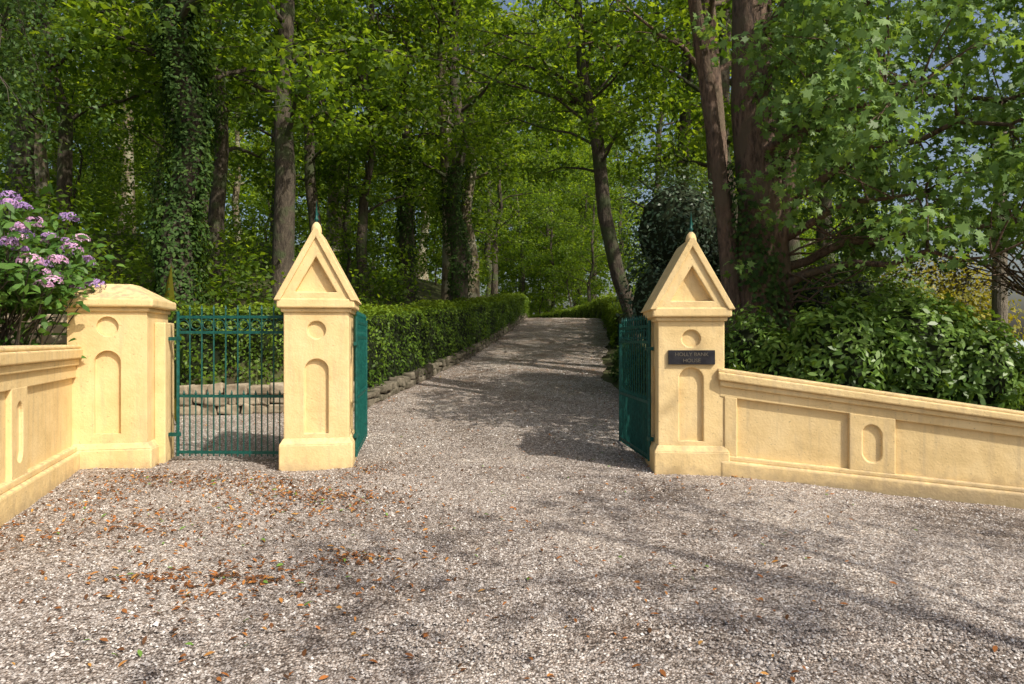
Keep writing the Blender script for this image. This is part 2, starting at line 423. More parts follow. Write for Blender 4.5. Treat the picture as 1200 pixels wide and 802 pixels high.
def clump_leaves(centers, radii, per, size, flat=.6, tvar=.3, up=.7, droop=0):
    C = []; Nn = []; T = []; S = []
    for c, r in zip(centers, radii):
        m = max(4, int(per * (r / .6) ** 2))
        d = rng.normal(size=(m, 3)); rr = rng.random(m) ** .45
        d = unit(d) * rr[:, None] * r * rng.uniform(.7, 1.25, 3)
        d[:, 2] *= flat
        if droop: d[:, 2] -= droop * (d[:, 0] ** 2 + d[:, 1] ** 2) / r
        C.append(c + d)
        nn = rng.normal(size=(m, 3)) * .6 + unit(d) * .5 + np.array([0, 0, up])
        Nn.append(nn)
        base = rng.uniform(.3, .65)
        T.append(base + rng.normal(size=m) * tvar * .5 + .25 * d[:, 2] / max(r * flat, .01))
        S.append(size * rng.uniform(.6, 1.3, m))
    return np.concatenate(C), np.concatenate(Nn), np.concatenate(S), np.concatenate(T)

def curve_pts(a, b, sag, n=6, jit=.06):
    a = np.array(a, float); b = np.array(b, float); L = np.linalg.norm(b - a)
    P = []
    for i in range(n):
        t = i / (n - 1)
        p = a * (1 - t) + b * t; p[2] += sag * L * math.sin(math.pi * t)
        if 0 < i < n - 1: p = p + rng.normal(size=3) * jit * L * .4
        P.append(p)
    return P

def tree_variant(name, H, R, base, crown, nl, per, size, shape='kite', bark=None, leafm=None, lean=(0, 0), ntr=9, clr=(.45, .95)):
    m = MB()
    P = []; Rr = []
    wob = rng.normal(size=(ntr, 2)) * .12; wob[0] = 0
    for i in range(ntr):
        t = i / (ntr - 1)
        P.append(np.array([lean[0] * t ** 1.3 * H + wob[i, 0], lean[1] * t ** 1.3 * H + wob[i, 1], t * H - .3 * (i == 0)]))
        Rr.append(R * (1 - .85 * t) * (1.35 if i == 0 else 1))
    m.tube(P, Rr, 10)
    P = np.array(P)
    cen = []; rad = []
    for i in range(nl):
        t = base / H + (1 - base / H) * ((i + .5) / nl)
        p = np.array([np.interp(t * H, P[:, 2], P[:, j]) for j in range(3)])
        az = i * 2.4 + rng.uniform(-.5, .5)
        prof = (.45 + .75 * math.sin(math.pi * min(1, (t - base / H) / (1 - base / H) * .8 + .18)))
        L = crown * prof * rng.uniform(.7, 1.2)
        e = p + np.array([math.cos(az) * L, math.sin(az) * L, L * rng.uniform(.05, .5)])
        q = curve_pts(p, e, .08, 6)
        r0 = R * .32 * (1 - .6 * t)
        m.tube(q, [r0 * (1 - .8 * j / 5) for j in range(6)], 5, False)
        for j in (2, 3, 4, 5):
            if rng.random() < .9:
                cen.append(q[j] + rng.normal(size=3) * .25); rad.append(rng.uniform(*clr))
            for kk in range(2 if j > 2 else 1):
                d = rng.normal(size=3) * np.array([1, 1, .45]); d = d / np.linalg.norm(d) * L * rng.uniform(.2, .42)
                s2 = curve_pts(q[j], q[j] + d, .05, 4)
                m.tube(s2, [r0 * .3, r0 * .22, r0 * .15, r0 * .08], 4, False)
                cen.append(s2[-1]); rad.append(rng.uniform(*clr) * .8)
    wood = py_mesh(name + "_wood", m.V, m.F, bark, True)
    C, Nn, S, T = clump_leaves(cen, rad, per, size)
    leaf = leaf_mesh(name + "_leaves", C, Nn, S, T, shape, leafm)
    return wood, leaf

def place_tree(name, var, x, y, rz=0., sc=1., wood_mat=None):
    e = empty(name, (x, y, float(terrain(x, y)) - .05), rz, (sc, sc, sc))
    w = link(bpy.data.objects.new("trunk", var[0]), e)
    if wood_mat:
        w.material_slots[0].link = 'OBJECT'; w.material_slots[0].material = wood_mat
    link(bpy.data.objects.new("crown", var[1]), e)
    return e

VARS = [tree_variant("woodland_a", 15, .28, 4.2, 3.0, 20, 36, .19, bark=BARK_D, leafm=LF_FOREST),
        tree_variant("woodland_b", 14, .21, 3.2, 2.6, 19, 36, .18, bark=BARK_D, leafm=LF_FOREST, lean=(.06, .02)),
        tree_variant("woodland_c", 16, .32, 5.6, 3.4, 20, 36, .20, bark=BARK_D, leafm=LF_FOREST, lean=(-.03, .03)),
        tree_variant("woodland_d", 12, .16, 2.2, 2.3, 20, 36, .17, bark=BARK_D, leafm=LF_FOREST, lean=(.04, -.05)),
        tree_variant("sapling", 6, .07, .8, 1.6, 16, 30, .16, bark=BARK_D, leafm=LF_FOREST, clr=(.4, .7)),
        tree_variant("shade_caster", 12, .25, 4.0, 3.2, 13, 15, .20, bark=BARK_D, leafm=LF_FOREST, clr=(.4, .8))]  # last variant: sparse crown for the unseen trees added to dapple the gravel
manual = [
 (-4.7, 14.2, 0, .9, None), (-9.8, 15, 3, 1.1, None), (-7.4, 17, 1, 1.0, None), (-5.6, 19.5, 1, .95, None), (-4.4, 20.5, 3, 1.1, None),
 (-2.1, 24, 2, 1.0, BARK_P), (-1.6, 26.5, 0, 1.0, BARK_P), (-2.6, 30, 1, 1.0, None), (-.9, 34, 3, 1.0, None),
 (-11.5, 13, 1, 1.0, BARK_P), (-13, 18, 2, 1.0, None), (4.4, 14.6, 2, .95, BARK_B), (5.4, 17.5, 0, 1.0, None),
 (5.8, 23, 2, 1.0, None), (7.0, 34, 2, .9, None), (-1.5, 45, 0, 1, None), (7.9, 19, 2, .9, None), (9.8, 21, 2, .9, None),
 (5.6, 50, 3, 1.0, None), (3.6, 57, 3, 1.1, None), (1.2, 61, 1, 1.1, None), (5.8, 60, 1, 1.1, None), (-1.5, 67, 0, 1.1, None), (3.5, 66, 0, 1.2, None), (8, 66, 2, 1.1, None), (9, 56, 1, 1.2, None), (6.5, 70, 1, 1.3, None), (1, 72, 2, 1.3, None)]
pts = []
for (x, y, v, s, mt) in manual:
    place_tree("beech_tree", VARS[v], x, y, rng.uniform(0, 6.28), s, mt); pts.append((x, y))
tries = 0
while len(pts) < 60 and tries < 6000:
    tries += 1
    y = rng.uniform(18, 56); x = rng.uniform(-.85 * y - 2, .46 * y)
    if xL(y) - 1.6 < x < xR(y) + 1.6: continue
    if x > 0 and x < xR(y) + 9 and 22 < y < 48: continue
    if any((x - a) ** 2 + (y - b) ** 2 < 3.2 ** 2 for a, b in pts): continue
    pts.append((x, y))
    place_tree("beech_tree", VARS[int(rng.integers(0, 4))], x, y, rng.uniform(0, 6.28), rng.uniform(.85, 1.2), BARK_P if rng.random() < .2 else None)
for (x, y) in [(2.4, 59), (4.6, 54), (.5, 65), (5.2, 57), (3, 63)]:
    place_tree("sapling_tree", VARS[4], x, y, rng.uniform(0, 6.28), 1.2)
for i in range(20):
    for _ in range(50):
        y = rng.uniform(16, 46); x = rng.uniform(-.8 * y, .40 * y)
        if not (xL(y) - 1.9 < x < xR(y) + 2.2): break
    else: continue
    place_tree("sapling_tree", VARS[4], x, y, rng.uniform(0, 6.28), rng.uniform(.6, 1.1))
# unseen trees added behind the viewer to throw dappled shade on the gravel
place_tree("unseen_shade_tree", VARS[5], 8.6, -1.6, .4, 1.0)
place_tree("unseen_shade_tree", VARS[5], 13.5, -2.6, 2.1, 1.0)

cen = []; rad = []
for i in range(1050):
    y = rng.uniform(68, 92); x = rng.uniform(-.95 * y, .54 * y)
    z = float(terrain(x, y)) + rng.random() ** .95 * 33
    cen.append(np.array([x, y, z])); rad.append(rng.uniform(1.6, 3.2))
for i in range(170):
    y = rng.uniform(70, 88); x = rng.uniform(-.05, .14) * y
    z = float(terrain(x, y)) + rng.uniform(8, 36)
    cen.append(np.array([x, y, z])); rad.append(rng.uniform(1.6, 3.2))
C, Nn, S, T = clump_leaves(cen, rad, 6, .7, .8)
T += .25
link(bpy.data.objects.new("distant_trees", leaf_mesh("distant_trees", C, Nn, S, T, 'kite', LF_FOREST)))

def undergrowth():
    C = []; R_ = []
    while len(C) < 1100:
        y = 12.8 + 42 * rng.random() ** 1.6; x = rng.uniform(-.85 * y - 1, .46 * y)
        if xL(y) - 1.6 < x < xR(y) + 1.3: continue
        h = rng.random() * (1.5 if x < 0 else 1.4)
        C.append(np.array([x, y, float(terrain(x, y)) + .1 + h])); R_.append(rng.uniform(.35, .8))
    Cc, Nn, S, T = clump_leaves(C, R_, 42, .14, .8)
    T -= .03
    link(bpy.data.objects.new("undergrowth", leaf_mesh("undergrowth", Cc, Nn, S, T, 'kite', LF_FOREST)))
undergrowth()

# ------------------------------------------------------------------ shrubs
def blob_shrub(name, blobs, per_m2, size, shape, mat, tadd=0., core=True, gap=.25):
    e = empty(name, (0, 0, 0))
    C = []; Nn = []; T = []
    for (cx, cy, cz, rx, ry, rz_) in blobs:
        area = 4 * math.pi * ((rx * ry) ** 1.6 / 3 + (rx * rz_) ** 1.6 / 3 + (ry * rz_) ** 1.6 / 3) ** (1 / 1.6)
        n = int(area * per_m2)
        d = unit(rng.normal(size=(n, 3)))
        bump = 1 + .13 * np.sin(d[:, 0] * 7 + cx * 3) * np.sin(d[:, 2] * 6 + cy) + .08 * np.sin(d[:, 1] * 13 + d[:, 0] * 9)
        rr = bump * (1 - gap * rng.random(n) ** 1.6)
        p = d * rr[:, None] * np.array([rx, ry, rz_]) + np.array([cx, cy, cz])
        C.append(p); Nn.append(d / np.array([rx, ry, rz_]) * min(rx, ry, rz_) * 1.0 + rng.normal(size=(n, 3)) * .45 + np.array([0, 0, .35]))
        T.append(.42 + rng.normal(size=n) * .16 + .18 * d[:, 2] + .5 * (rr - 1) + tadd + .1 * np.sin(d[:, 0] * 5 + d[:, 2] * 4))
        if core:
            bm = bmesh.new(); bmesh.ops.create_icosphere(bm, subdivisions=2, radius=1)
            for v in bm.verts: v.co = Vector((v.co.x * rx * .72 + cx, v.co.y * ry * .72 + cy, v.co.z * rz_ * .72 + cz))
            me = bpy.data.meshes.new("dark_core"); bm.to_mesh(me); bm.free(); me.materials.append(CORE)  # solid dark filler core added inside the blob, no branches modelled
            link(bpy.data.objects.new("dark_core", me), e)
    C = np.concatenate(C); Nn = np.concatenate(Nn); T = np.concatenate(T)
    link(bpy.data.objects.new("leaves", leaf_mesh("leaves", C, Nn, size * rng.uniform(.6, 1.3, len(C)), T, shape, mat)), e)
    return e

def hedge(name, path, w, hfun, dens, size, mat, lowgap=0.0, tadd=0):
    e = empty(name)
    path = np.array(path, float)
    seg = np.linalg.norm(np.diff(path, axis=0), axis=1); cum = np.concatenate([[0], np.cumsum(seg)]); L = cum[-1]
    def at(s):
        g = lambda q: np.stack([np.interp(q, cum, path[:, 0]), np.interp(q, cum, path[:, 1])], -1)
        return g(s), unit(g(np.minimum(s + .1, L)) - g(np.maximum(s - .1, 0)))
    h = float(np.mean([hfun(s) for s in np.linspace(0, L, 10)]))
    per = 2 * h + w
    n = int(L * per * dens)
    s = rng.random(n) * L; c = rng.random(n) * per
    hh = np.array([hfun(v) for v in np.linspace(0, L, 60)]); H = np.interp(s, np.linspace(0, L, 60), hh)
    p, d = at(s); nrm = np.stack([d[:, 1], -d[:, 0]], -1)
    side1 = c < h; side2 = c > h + w; top = ~(side1 | side2)
    off = np.where(side1, w / 2, np.where(side2, -w / 2, (c - h - w / 2)))
    zz = np.where(side1, c / h * H, np.where(side2, (c - h - w) / h * H, H))
    bump = .05 * np.sin(s * 3.1) + .04 * np.sin(s * 7.7 + zz * 5) + .05 * np.sin(zz * 7 + s * 2)
    inn = rng.random(n) ** 2 * .14 - bump - .05 * (rng.random(n) > .93)
    off = off - np.sign(off) * np.where(top, 0, inn)
    rnd = np.clip((np.abs(off) / (w / 2) - .6) / .4, 0, 1) ** 2 * .10
    zz = np.where(top, H - inn - rnd, zz - .08 * (zz > H - .1))
    X = p[:, 0] + nrm[:, 0] * off; Y = p[:, 1] + nrm[:, 1] * off
    hb = hdrive(p[:, 0], p[:, 1])
    Z = hb + np.maximum(zz, 0)
    Nn = np.stack([np.where(top, 0, nrm[:, 0] * np.sign(off)), np.where(top, 0, nrm[:, 1] * np.sign(off)), np.where(top, 1, .35)], -1) + rng.normal(size=(n, 3)) * .45
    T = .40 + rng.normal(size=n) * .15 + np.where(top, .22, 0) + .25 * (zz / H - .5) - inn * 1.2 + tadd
    keep = zz > lowgap * (.4 + 1.0 * rng.random(n))
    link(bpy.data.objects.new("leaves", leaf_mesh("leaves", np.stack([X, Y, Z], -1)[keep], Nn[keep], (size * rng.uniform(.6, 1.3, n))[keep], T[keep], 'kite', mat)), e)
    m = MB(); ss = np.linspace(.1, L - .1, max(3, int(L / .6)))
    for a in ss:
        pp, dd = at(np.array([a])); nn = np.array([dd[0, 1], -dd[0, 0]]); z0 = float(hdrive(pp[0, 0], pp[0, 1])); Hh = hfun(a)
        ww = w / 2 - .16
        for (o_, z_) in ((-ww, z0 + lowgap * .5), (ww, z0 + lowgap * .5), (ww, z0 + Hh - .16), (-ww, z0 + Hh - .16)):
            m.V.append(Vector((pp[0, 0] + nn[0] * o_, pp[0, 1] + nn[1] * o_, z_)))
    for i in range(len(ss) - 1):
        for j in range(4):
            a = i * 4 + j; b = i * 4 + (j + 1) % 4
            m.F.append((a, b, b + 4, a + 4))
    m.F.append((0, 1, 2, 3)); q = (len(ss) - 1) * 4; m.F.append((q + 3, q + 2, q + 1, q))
    m.obj("dark_core", CORE, e)  # solid dark filler core added against see-through gaps, no branches modelled
    return e

lp = [(-2.75 - .42, 12.75), (-2.0 - .42, 15.5), (-1.3 - .42, 18.6), (-.6 - .42, 23), (0 - .42, 27.7), (.5 - .42, 32), (.85 - .42, 38), (.2, 44), (-1.1, 50)]
hedge("privet_hedge", lp, .95, lambda s: 1.72 - .55 * min(1, s / 20), 480, .08, LF_HEDGE, lowgap=.30, tadd=.06)
hedge("privet_hedge", [(-6.9, 12.3), (-5, 12.5), (-3.1, 12.75)], .9, lambda s: 1.85, 560, .078, LF_HEDGE, lowgap=.5, tadd=.15)
rp = [(3.2 + .4, 21.0), (3.9 + .4, 27.7), (4.3 + .4, 32), (4.4 + .4, 38), (4.0 + .4, 44), (3.1 + .4, 50), (1.6, 56), (-2, 62)]
hedge("privet_hedge", rp, .9, lambda s: 1.2 - .15 * min(1, s / 15), 340, .10, LF_HEDGE, tadd=.2)
blob_shrub("fuchsia_shrub", [(3.05, 11.2, .6, .7, .8, .8), (2.75, 13.2, .65, .6, .9, .62), (2.85, 15.3, .85, .6, 1.0, .55), (3.15, 17.6, 1.0, .55, 1.1, .55), (3.5, 19.6, 1.2, .5, 1.0, .5)], 400, .08, 'kite', LF_IVY, tadd=.12)

def rubble_wall(name, path, h, thick, mat, courses=3, stone=.32):
    path = np.array(path, float)
    seg = np.linalg.norm(np.diff(path, axis=0), axis=1); cum = np.concatenate([[0], np.cumsum(seg)]); L = cum[-1]
    bm = bmesh.new()
    for c in range(courses):
        s = rng.uniform(-.1, .1)
        while s < L:
            ln = stone * rng.uniform(.5, 1.6); ch = h / courses
            mid = min(max(s + ln / 2, 0), L)
            x = np.interp(mid, cum, path[:, 0]); y = np.interp(mid, cum, path[:, 1])
            x2 = np.interp(min(mid + .2, L), cum, path[:, 0]); y2 = np.interp(min(mid + .2, L), cum, path[:, 1])
            x1 = np.interp(max(mid - .2, 0), cum, path[:, 0]); y1 = np.interp(max(mid - .2, 0), cum, path[:, 1])
            an = math.atan2(y2 - y1, x2 - x1)
            z = float(hdrive(x, y)) + ch * (c + .5) - .02
            M = Matrix.Translation((x, y, z)) @ Matrix.Rotation(an + rng.normal() * .06, 4, 'Z') @ Matrix.Rotation(rng.normal() * .07, 4, 'Y') @ Matrix.Diagonal((ln * .98, thick * rng.uniform(.85, 1.15), ch * rng.uniform(.85, 1.1), 1))
            r = bmesh.ops.create_cube(bm, size=1, matrix=M)
            for v in r['verts']: v.co += Vector(rng.normal(size=3) * .018)
            s += ln
    me = bpy.data.meshes.new(name); bm.to_mesh(me); bm.free(); me.materials.append(mat)
    o = link(bpy.data.objects.new(name, me))
    b = o.modifiers.new("bevel", 'BEVEL'); b.width = .03; b.segments = 2
    return o
rubble_wall("rubble_stone_wall", [(-2.72, 12.3), (-2.05, 15.5), (-1.38, 18.6), (-.7, 23), (-.08, 27.7), (.42, 32), (.75, 38)], .28, .26, STONE, 2, .26)
rubble_wall("rubble_stone_wall", [(-6.9, 11.75), (-5, 11.9), (-2.75, 12.1)], .52, .3, PALESTONE, 3, .26)

blob_shrub("laurel_shrub", [(4.3, 8.95, 1.25, .75, .6, .80), (5.2, 9.0, 1.3, .95, .7, .88), (5.95, 8.9, 1.1, .65, .6, .72), (3.7, 9.2, 1.0, .5, .5, .7)], 560, .115, 'oval', LF_LAUREL, tadd=.2)
blob_shrub("holly_bush", [(3.3, 13.6, 3.7, 1.1, 1.0, 1.3), (3.0, 13.4, 2.2, .9, .9, 1.2), (4.2, 14, 2.6, 1.0, .9, 1.4)], 260, .09, 'kite', LF_HOLLY, core=True, gap=.5, tadd=.12)
blob_shrub("ivy_mound", [(3.35, 9.6, 1.1, .45, .5, .9), (3.1, 10.3, .8, .5, .5, .9), (3.0, 9.1, .7, .3, .4, .5)], 480, .085, 'kite', LF_LAUREL, tadd=.1)
hedge("box_hedge", [(6.3, 9.6), (8.2, 9.2), (11, 8.6)], .9, lambda s: 1.42, 500, .08, LF_HEDGE, tadd=-.05)
blob_shrub("autumn_bush", [(12.0, 17.5, 1.6, .9, 1.0, 1.9), (11.0, 17.2, 2.0, 1.1, 1.1, 1.9), (9.8, 16.8, 1.9, 1.1, 1.1, 1.7)], 130, .14, 'kite', LF_YELLOW, core=False, gap=.7, tadd=.1)
blob_shrub("hawthorn_bush", [(7.4, 13.5, 1.6, 1.2, 1.0, 1.5), (6.2, 13.0, 1.8, 1.3, 1.0, 1.6), (5.2, 12.2, 1.6, .9, .9, 1.4)], 260, .10, 'kite', LF_HEDGE, core=True, gap=.45)

def maple():
    e = empty("maple_tree", (0, 0, 0))
    bx, by = 3.85, 10.7; z0 = float(terrain(bx, by))
    m = MB()
    P = [(bx, by, z0 - .3), (bx - .02, by, z0 + .5), (bx + .03, by, 2.2), (bx + .08, by, 3.6), (bx - .05, by + .05, 5.2), (bx - .1, by, 7.2), (bx, by, 9.5), (bx + .3, by, 12)]
    m.tube(P, [.58, .44, .39, .37, .34, .28, .2, .08], 14)
    m.tube([(bx - .35, by - .1, z0 - .1), (bx - .38, by - .05, 1.8), (bx - .5, by, 3.4), (bx - .75, by, 5.2), (bx - 1.1, by, 7.6)], [.22, .16, .14, .12, .09], 9)
    m.tube([(bx + .3, by - .15, z0), (bx + .34, by - .2, 1.9), (bx + .25, by - .25, 3.0), (bx + .42, by - .2, 4.3), (bx + .9, by - .3, 6.2)], [.2, .15, .13, .11, .07], 9)
    limbs = [((bx + .2, by - .1, 2.6), (7.3, 9.2, 3.1)), ((bx + .2, by - .2, 2.3), (5.9, 8.4, 2.55)), ((bx + .2, by, 3.6), (6.6, 8.3, 4.4)), ((bx, by - .2, 4.4), (4.9, 8.2, 4.6)),
             ((bx + .2, by, 4.8), (8.4, 9.6, 5.0)), ((bx, by, 5.6), (6.0, 8.0, 6.4)), ((bx, by, 6.2), (4.2, 8.0, 6.8)), ((bx + .1, by, 6.8), (8.4, 8.8, 7.2)), ((bx, by, 7.6), (6.2, 9.5, 9)), ((bx + .2, by - .1, 3.0), (5.2, 8.6, 3.4))]
    LP = []
    for a, b in limbs:
        q = curve_pts(a, b, .07, 8, .05); LP += q[2:]
        m.tube(q, [.075 * (1 - .8 * j / 7) for j in range(8)], 6, False)
    cen = []; rad = []
    LPa = np.array(LP)
    for i in range(450):
        for _ in range(60):
            x = rng.uniform(3.2, 9.6); y = rng.uniform(7.4, 11.4); z = 2.2 + 5.6 * rng.random() ** 1.15
            a = x / y
            zl = np.interp(a, [.30, .38, .42, .50, .60, .66, .75, .95], [5.2, 4.4, 3.0, 2.35, 2.5, 2.65, 2.75, 2.7]) * (y / 8.8) ** .5
            if z < zl + .1 or a < .36 + .03 * (z < 4.5): continue
            break
        c = np.array([x, y, z]); cen.append(c); rad.append(rng.uniform(.3, .58))
        k = np.argmin(np.linalg.norm(LPa - c, axis=1))
        q = curve_pts(LPa[k], c, .05, 4)
        m.tube(q, [.018, .013, .009, .005], 4, False)
    for i in range(14):
        a = np.array([bx + .3, by - .3, rng.uniform(1.9, 3.2)]); b = a + np.array([rng.uniform(.5, 1.7), rng.uniform(-1.4, -.2), rng.uniform(-.4, .9)])
        m.tube(curve_pts(a, b, -.08, 6, .12), [.022, .018, .014, .01, .006, .003], 5, False)
    for (x, y, z, r) in [(3.75, 9.9, 3.3, .3), (3.45, 9.9, 3.8, .3), (3.8, 9.8, 5.6, .4), (3.3, 10, 2.6, .25), (4.4, 9.6, 4.7, .35), (3.2, 9.9, 5.7, .35), (2.9, 10.2, 6.2, .4)]:
        cen.append(np.array([x, y, z])); rad.append(r)
    m.obj("trunk", BARK_B, e, True)
    C, Nn, S, T = clump_leaves(cen, rad, 92, .13, .75, .3, .45, .25)
    Nn[:, 1] -= .45; Nn[:, 0] += .15
    T += .12
    link(bpy.data.objects.new("crown", leaf_mesh("maple_crown", C, Nn, S, T, 'maple', LF_MAPLE)), e)
    n = 6000; a = rng.random(n) * 6.28; z = z0 + rng.random(n) ** 1.5 * 4.2
    r = np.interp(z, [0, 1, 2.2, 5], [.5, .45, .40, .36]) + rng.random(n) * .14
    C = np.stack([bx + np.cos(a) * r, by + np.sin(a) * r, z], -1)
    Nn = np.stack([np.cos(a), np.sin(a), .3 + 0 * a], -1) + rng.normal(size=(n, 3)) * .3
    k = (np.sin(a * 2 + z * 2) + rng.normal(size=n) * .4) > .15
    link(bpy.data.objects.new("ivy", leaf_mesh("ivy", C[k], Nn[k], .09 * rng.uniform(.6, 1.2, k.sum()), .5 + rng.normal(size=k.sum()) * .2, 'maple', LF_IVY)), e)
maple()

def leaning():
    e = empty("leaning_ivy_tree")
    P = [(3.25, 16.8, .6), (3.05, 16.8, 1.9), (2.6, 16.7, 3.1), (2.25, 16.6, 4.6), (2.1, 16.6, 6.2), (1.7, 16.5, 8.0), (1.5, 16.4, 11)]
    Rr = [.26, .2, .18, .17, .16, .13, .06]
    m = MB(); m.tube(P, Rr, 10)
    cen = []; rad = []
    for i in range(30):
        t = rng.uniform(3.6, 6); a = int(t); p = np.array(P[a]) * (1 - t + a) + np.array(P[min(a + 1, 6)]) * (t - a)
        b = p + np.array([rng.normal() * 2.3 - .3, rng.normal() * 1.8, rng.uniform(.2, 1.6)])
        q = curve_pts(p, b, .08, 5); m.tube(q, [.04, .032, .024, .016, .008], 5, False)
        for j in (2, 3, 4): cen.append(q[j]); rad.append(rng.uniform(.5, .85))
    m.obj("trunk", BARK_D, e, True)
    C, Nn, S, T = clump_leaves(cen, rad, 60, .15)
    link(bpy.data.objects.new("crown", leaf_mesh("crown", C, Nn, S, T, 'kite', LF_FOREST)), e)
leaning()

def ivytree(name, x, y, rz, R, top, dens=1):
    e = place_tree(name, VARS[0], x, y, rz, 1.0)
    me = VARS[0][0]
    n = int(9000 * dens); t = rng.random(n) * top
    co = np.array([v.co[:] for v in me.vertices[:90]]).reshape(9, 10, 3).mean(1)
    cx = np.interp(t, co[:, 2], co[:, 0]); cy = np.interp(t, co[:, 2], co[:, 1])
    a = rng.random(n) * 6.28
    r = R + .10 * np.sin(a * 3 + t * 1.7) + rng.random(n) * .16 + .05 * np.sin(t * 5)
    C = np.stack([cx + np.cos(a) * r, cy + np.sin(a) * r, t], -1)
    Nn = np.stack([np.cos(a), np.sin(a), .4 + 0 * a], -1) + rng.normal(size=(n, 3)) * .35
    link(bpy.data.objects.new("ivy", leaf_mesh("ivy", C, Nn, .10 * rng.uniform(.6, 1.25, n), .5 + rng.normal(size=n) * .2 + .6 * (r - R - .1), 'kite', LF_IVY)), e)
ivytree("ivy_clad_tree", -6.25, 12.9, .5, .34, 9, 1.5)
ivytree("ivy_clad_tree", -1.75, 21.5, 2.5, .24, 5.0, .6)
ivytree("ivy_clad_tree", -3.6, 23.0, 1.5, .2, 5.5, .5)

def birch():
    e = empty("birch_tree"); m = MB()
    bx, by = -9.6, 11.5; z0 = float(terrain(bx, by))
    m.tube([(bx, by, z0 - .2), (bx + .1, by, 3.5), (bx + .2, by - .1, 6), (bx, by, 9), (bx, by, 12)], [.24, .2, .16, .1, .04], 10)
    cen = []; rad = []
    for i in range(34):
        a = np.array([bx + .1, by, rng.uniform(4.2, 9)]); b = np.array([rng.uniform(-9.5, -5.0), rng.uniform(7.6, 11.0), rng.uniform(4.2, 8.6)])
        if b[0] > -5.6: b[2] += .8
        q = curve_pts(a, b, .12, 7); m.tube(q, [.035, .03, .024, .018, .013, .008, .004], 5, False)
        for j in (2, 3, 4, 5, 6):
            for k in range(2):
                p = q[j] + np.array([rng.normal() * .3, rng.normal() * .3, -rng.uniform(.0, .7)])
                m.tube([q[j], (q[j] + p) / 2 + np.array([.05, 0, 0]), p], [.008, .006, .003], 3, False)
                cen.append(p); rad.append(rng.uniform(.3, .5))
    m.obj("trunk", BARK_D, e, True)
    C, Nn, S, T = clump_leaves(cen, rad, 120, .08, 1.1, .3, .3)
    link(bpy.data.objects.new("crown", leaf_mesh("crown", C, Nn, S, T, 'kite', LF_BIRCH)), e)
birch()

# ------------------------------------------------------------------ hydrangea & garden plants
def hydrangea():
    e = empty("hydrangea_bush")
    cx, cy = -5.75, 7.5
    m = MB(); cen = []
    for i in range(95):
        a = np.array([cx + rng.normal() * .2, cy + rng.normal() * .2, 1.0]); d = rng.normal(size=3); d[2] = abs(d[2]) + .3; d = d / np.linalg.norm(d)
        b = a + d * np.array([1.15, .9, 2.15]) * rng.uniform(.75, 1.0)
        if b[0] > -4.85: b[0] = -4.85 - rng.random() * .3
        if b[2] < 2.0: b[2] = 2.0 + rng.random() * .8
        q = curve_pts(a, b, .05, 5); m.tube(q, [.012, .010, .008, .007, .005], 4, False); cen.append(q)
    m.obj("stems", BARK_D, e, True)
    C = []; Nn = []
    for q in cen:
        for j in (1, 2, 3, 4):
            for k in range(15):
                d = rng.normal(size=3); d[2] *= .5
                C.append(q[j] + d * .17); Nn.append(rng.normal(size=3) * .5 + np.array([0.1, -.35, .7]))
    C = np.array(C); Nn = np.array(Nn)
    k = ((C[:, 2] > 1.86) | (rng.random(len(C)) < .08)) & (C[:, 0] < -4.88)
    C = C[k]; Nn = Nn[k]
    link(bpy.data.objects.new("leaves", leaf_mesh("leaves", C, Nn, .14 * rng.uniform(.6, 1.25, len(C)), .5 + rng.normal(size=len(C)) * .2, 'oval', LF_HYD)), e)
    FC = []; FN = []; FT = []
    for q in cen[:70]:
        c = q[-1] + np.array([0, 0, .05]); r = rng.uniform(.075, .12); k = 120; ht = rng.uniform(.1, .9)
        d = unit(rng.normal(size=(k, 3))); d[:, 2] = np.abs(d[:, 2]) * .8 - .1
        FC.append(c + d * r); FN.append(d + rng.normal(size=(k, 3)) * .25); FT.append(ht + rng.normal(size=k) * .12)
    FC = np.concatenate(FC); FN = np.concatenate(FN); FT = np.concatenate(FT)
    link(bpy.data.objects.new("flower_heads", leaf_mesh("flower_heads", FC, FN, .042 * rng.uniform(.7, 1.2, len(FC)), FT, 'oval', PETAL)), e)
hydrangea()
def straps(name, cx, cy, rx, ry, n, h, mat):
    x = cx + rng.normal(size=n) * rx; y = cy + rng.normal(size=n) * ry
    z = terrain(x, y) + h * .4
    az = rng.random(n) * 6.28; tilt = rng.uniform(.1, .7, n)
    v = unit(np.stack([np.cos(az) * tilt, np.sin(az) * tilt, np.ones(n)], -1))
    Nn = unit(np.stack([np.cos(az), np.sin(az), -tilt], -1))
    u = unit(np.cross(Nn, v))
    tp = SH['strap']; S = h * rng.uniform(.7, 1.3, n)
    C = np.stack([x, y, z], -1)
    V = C[:, None] + S[:, None, None] * (tp[None, :, 0:1] * u[:, None] + tp[None, :, 1:2] * v[:, None] + tp[None, :, 2:3] * Nn[:, None])
    me = np_mesh(name, V.reshape(-1, 3), np.arange(n * 5), 5, mat, np.repeat(np.clip(.5 + rng.normal(size=n) * .3, 0, 1), 5))
    link(bpy.data.objects.new(name, me))
straps("montbretia_clump", -6.6, 10.1, .4, .3, 700, 1.4, LF_LAUREL)
straps("montbretia_clump", -7.3, 10.6, .6, .5, 700, 1.2, LF_YELLOW)
blob_shrub("garden_shrub", [(-7.4, 10.8, 2.0, .8, .7, .8), (-8.6, 10.2, 2.2, .9, .7, .9), (-6.4, 10.9, 1.7, .7, .5, .7)], 380, .09, 'kite', LF_HEDGE, tadd=.05)

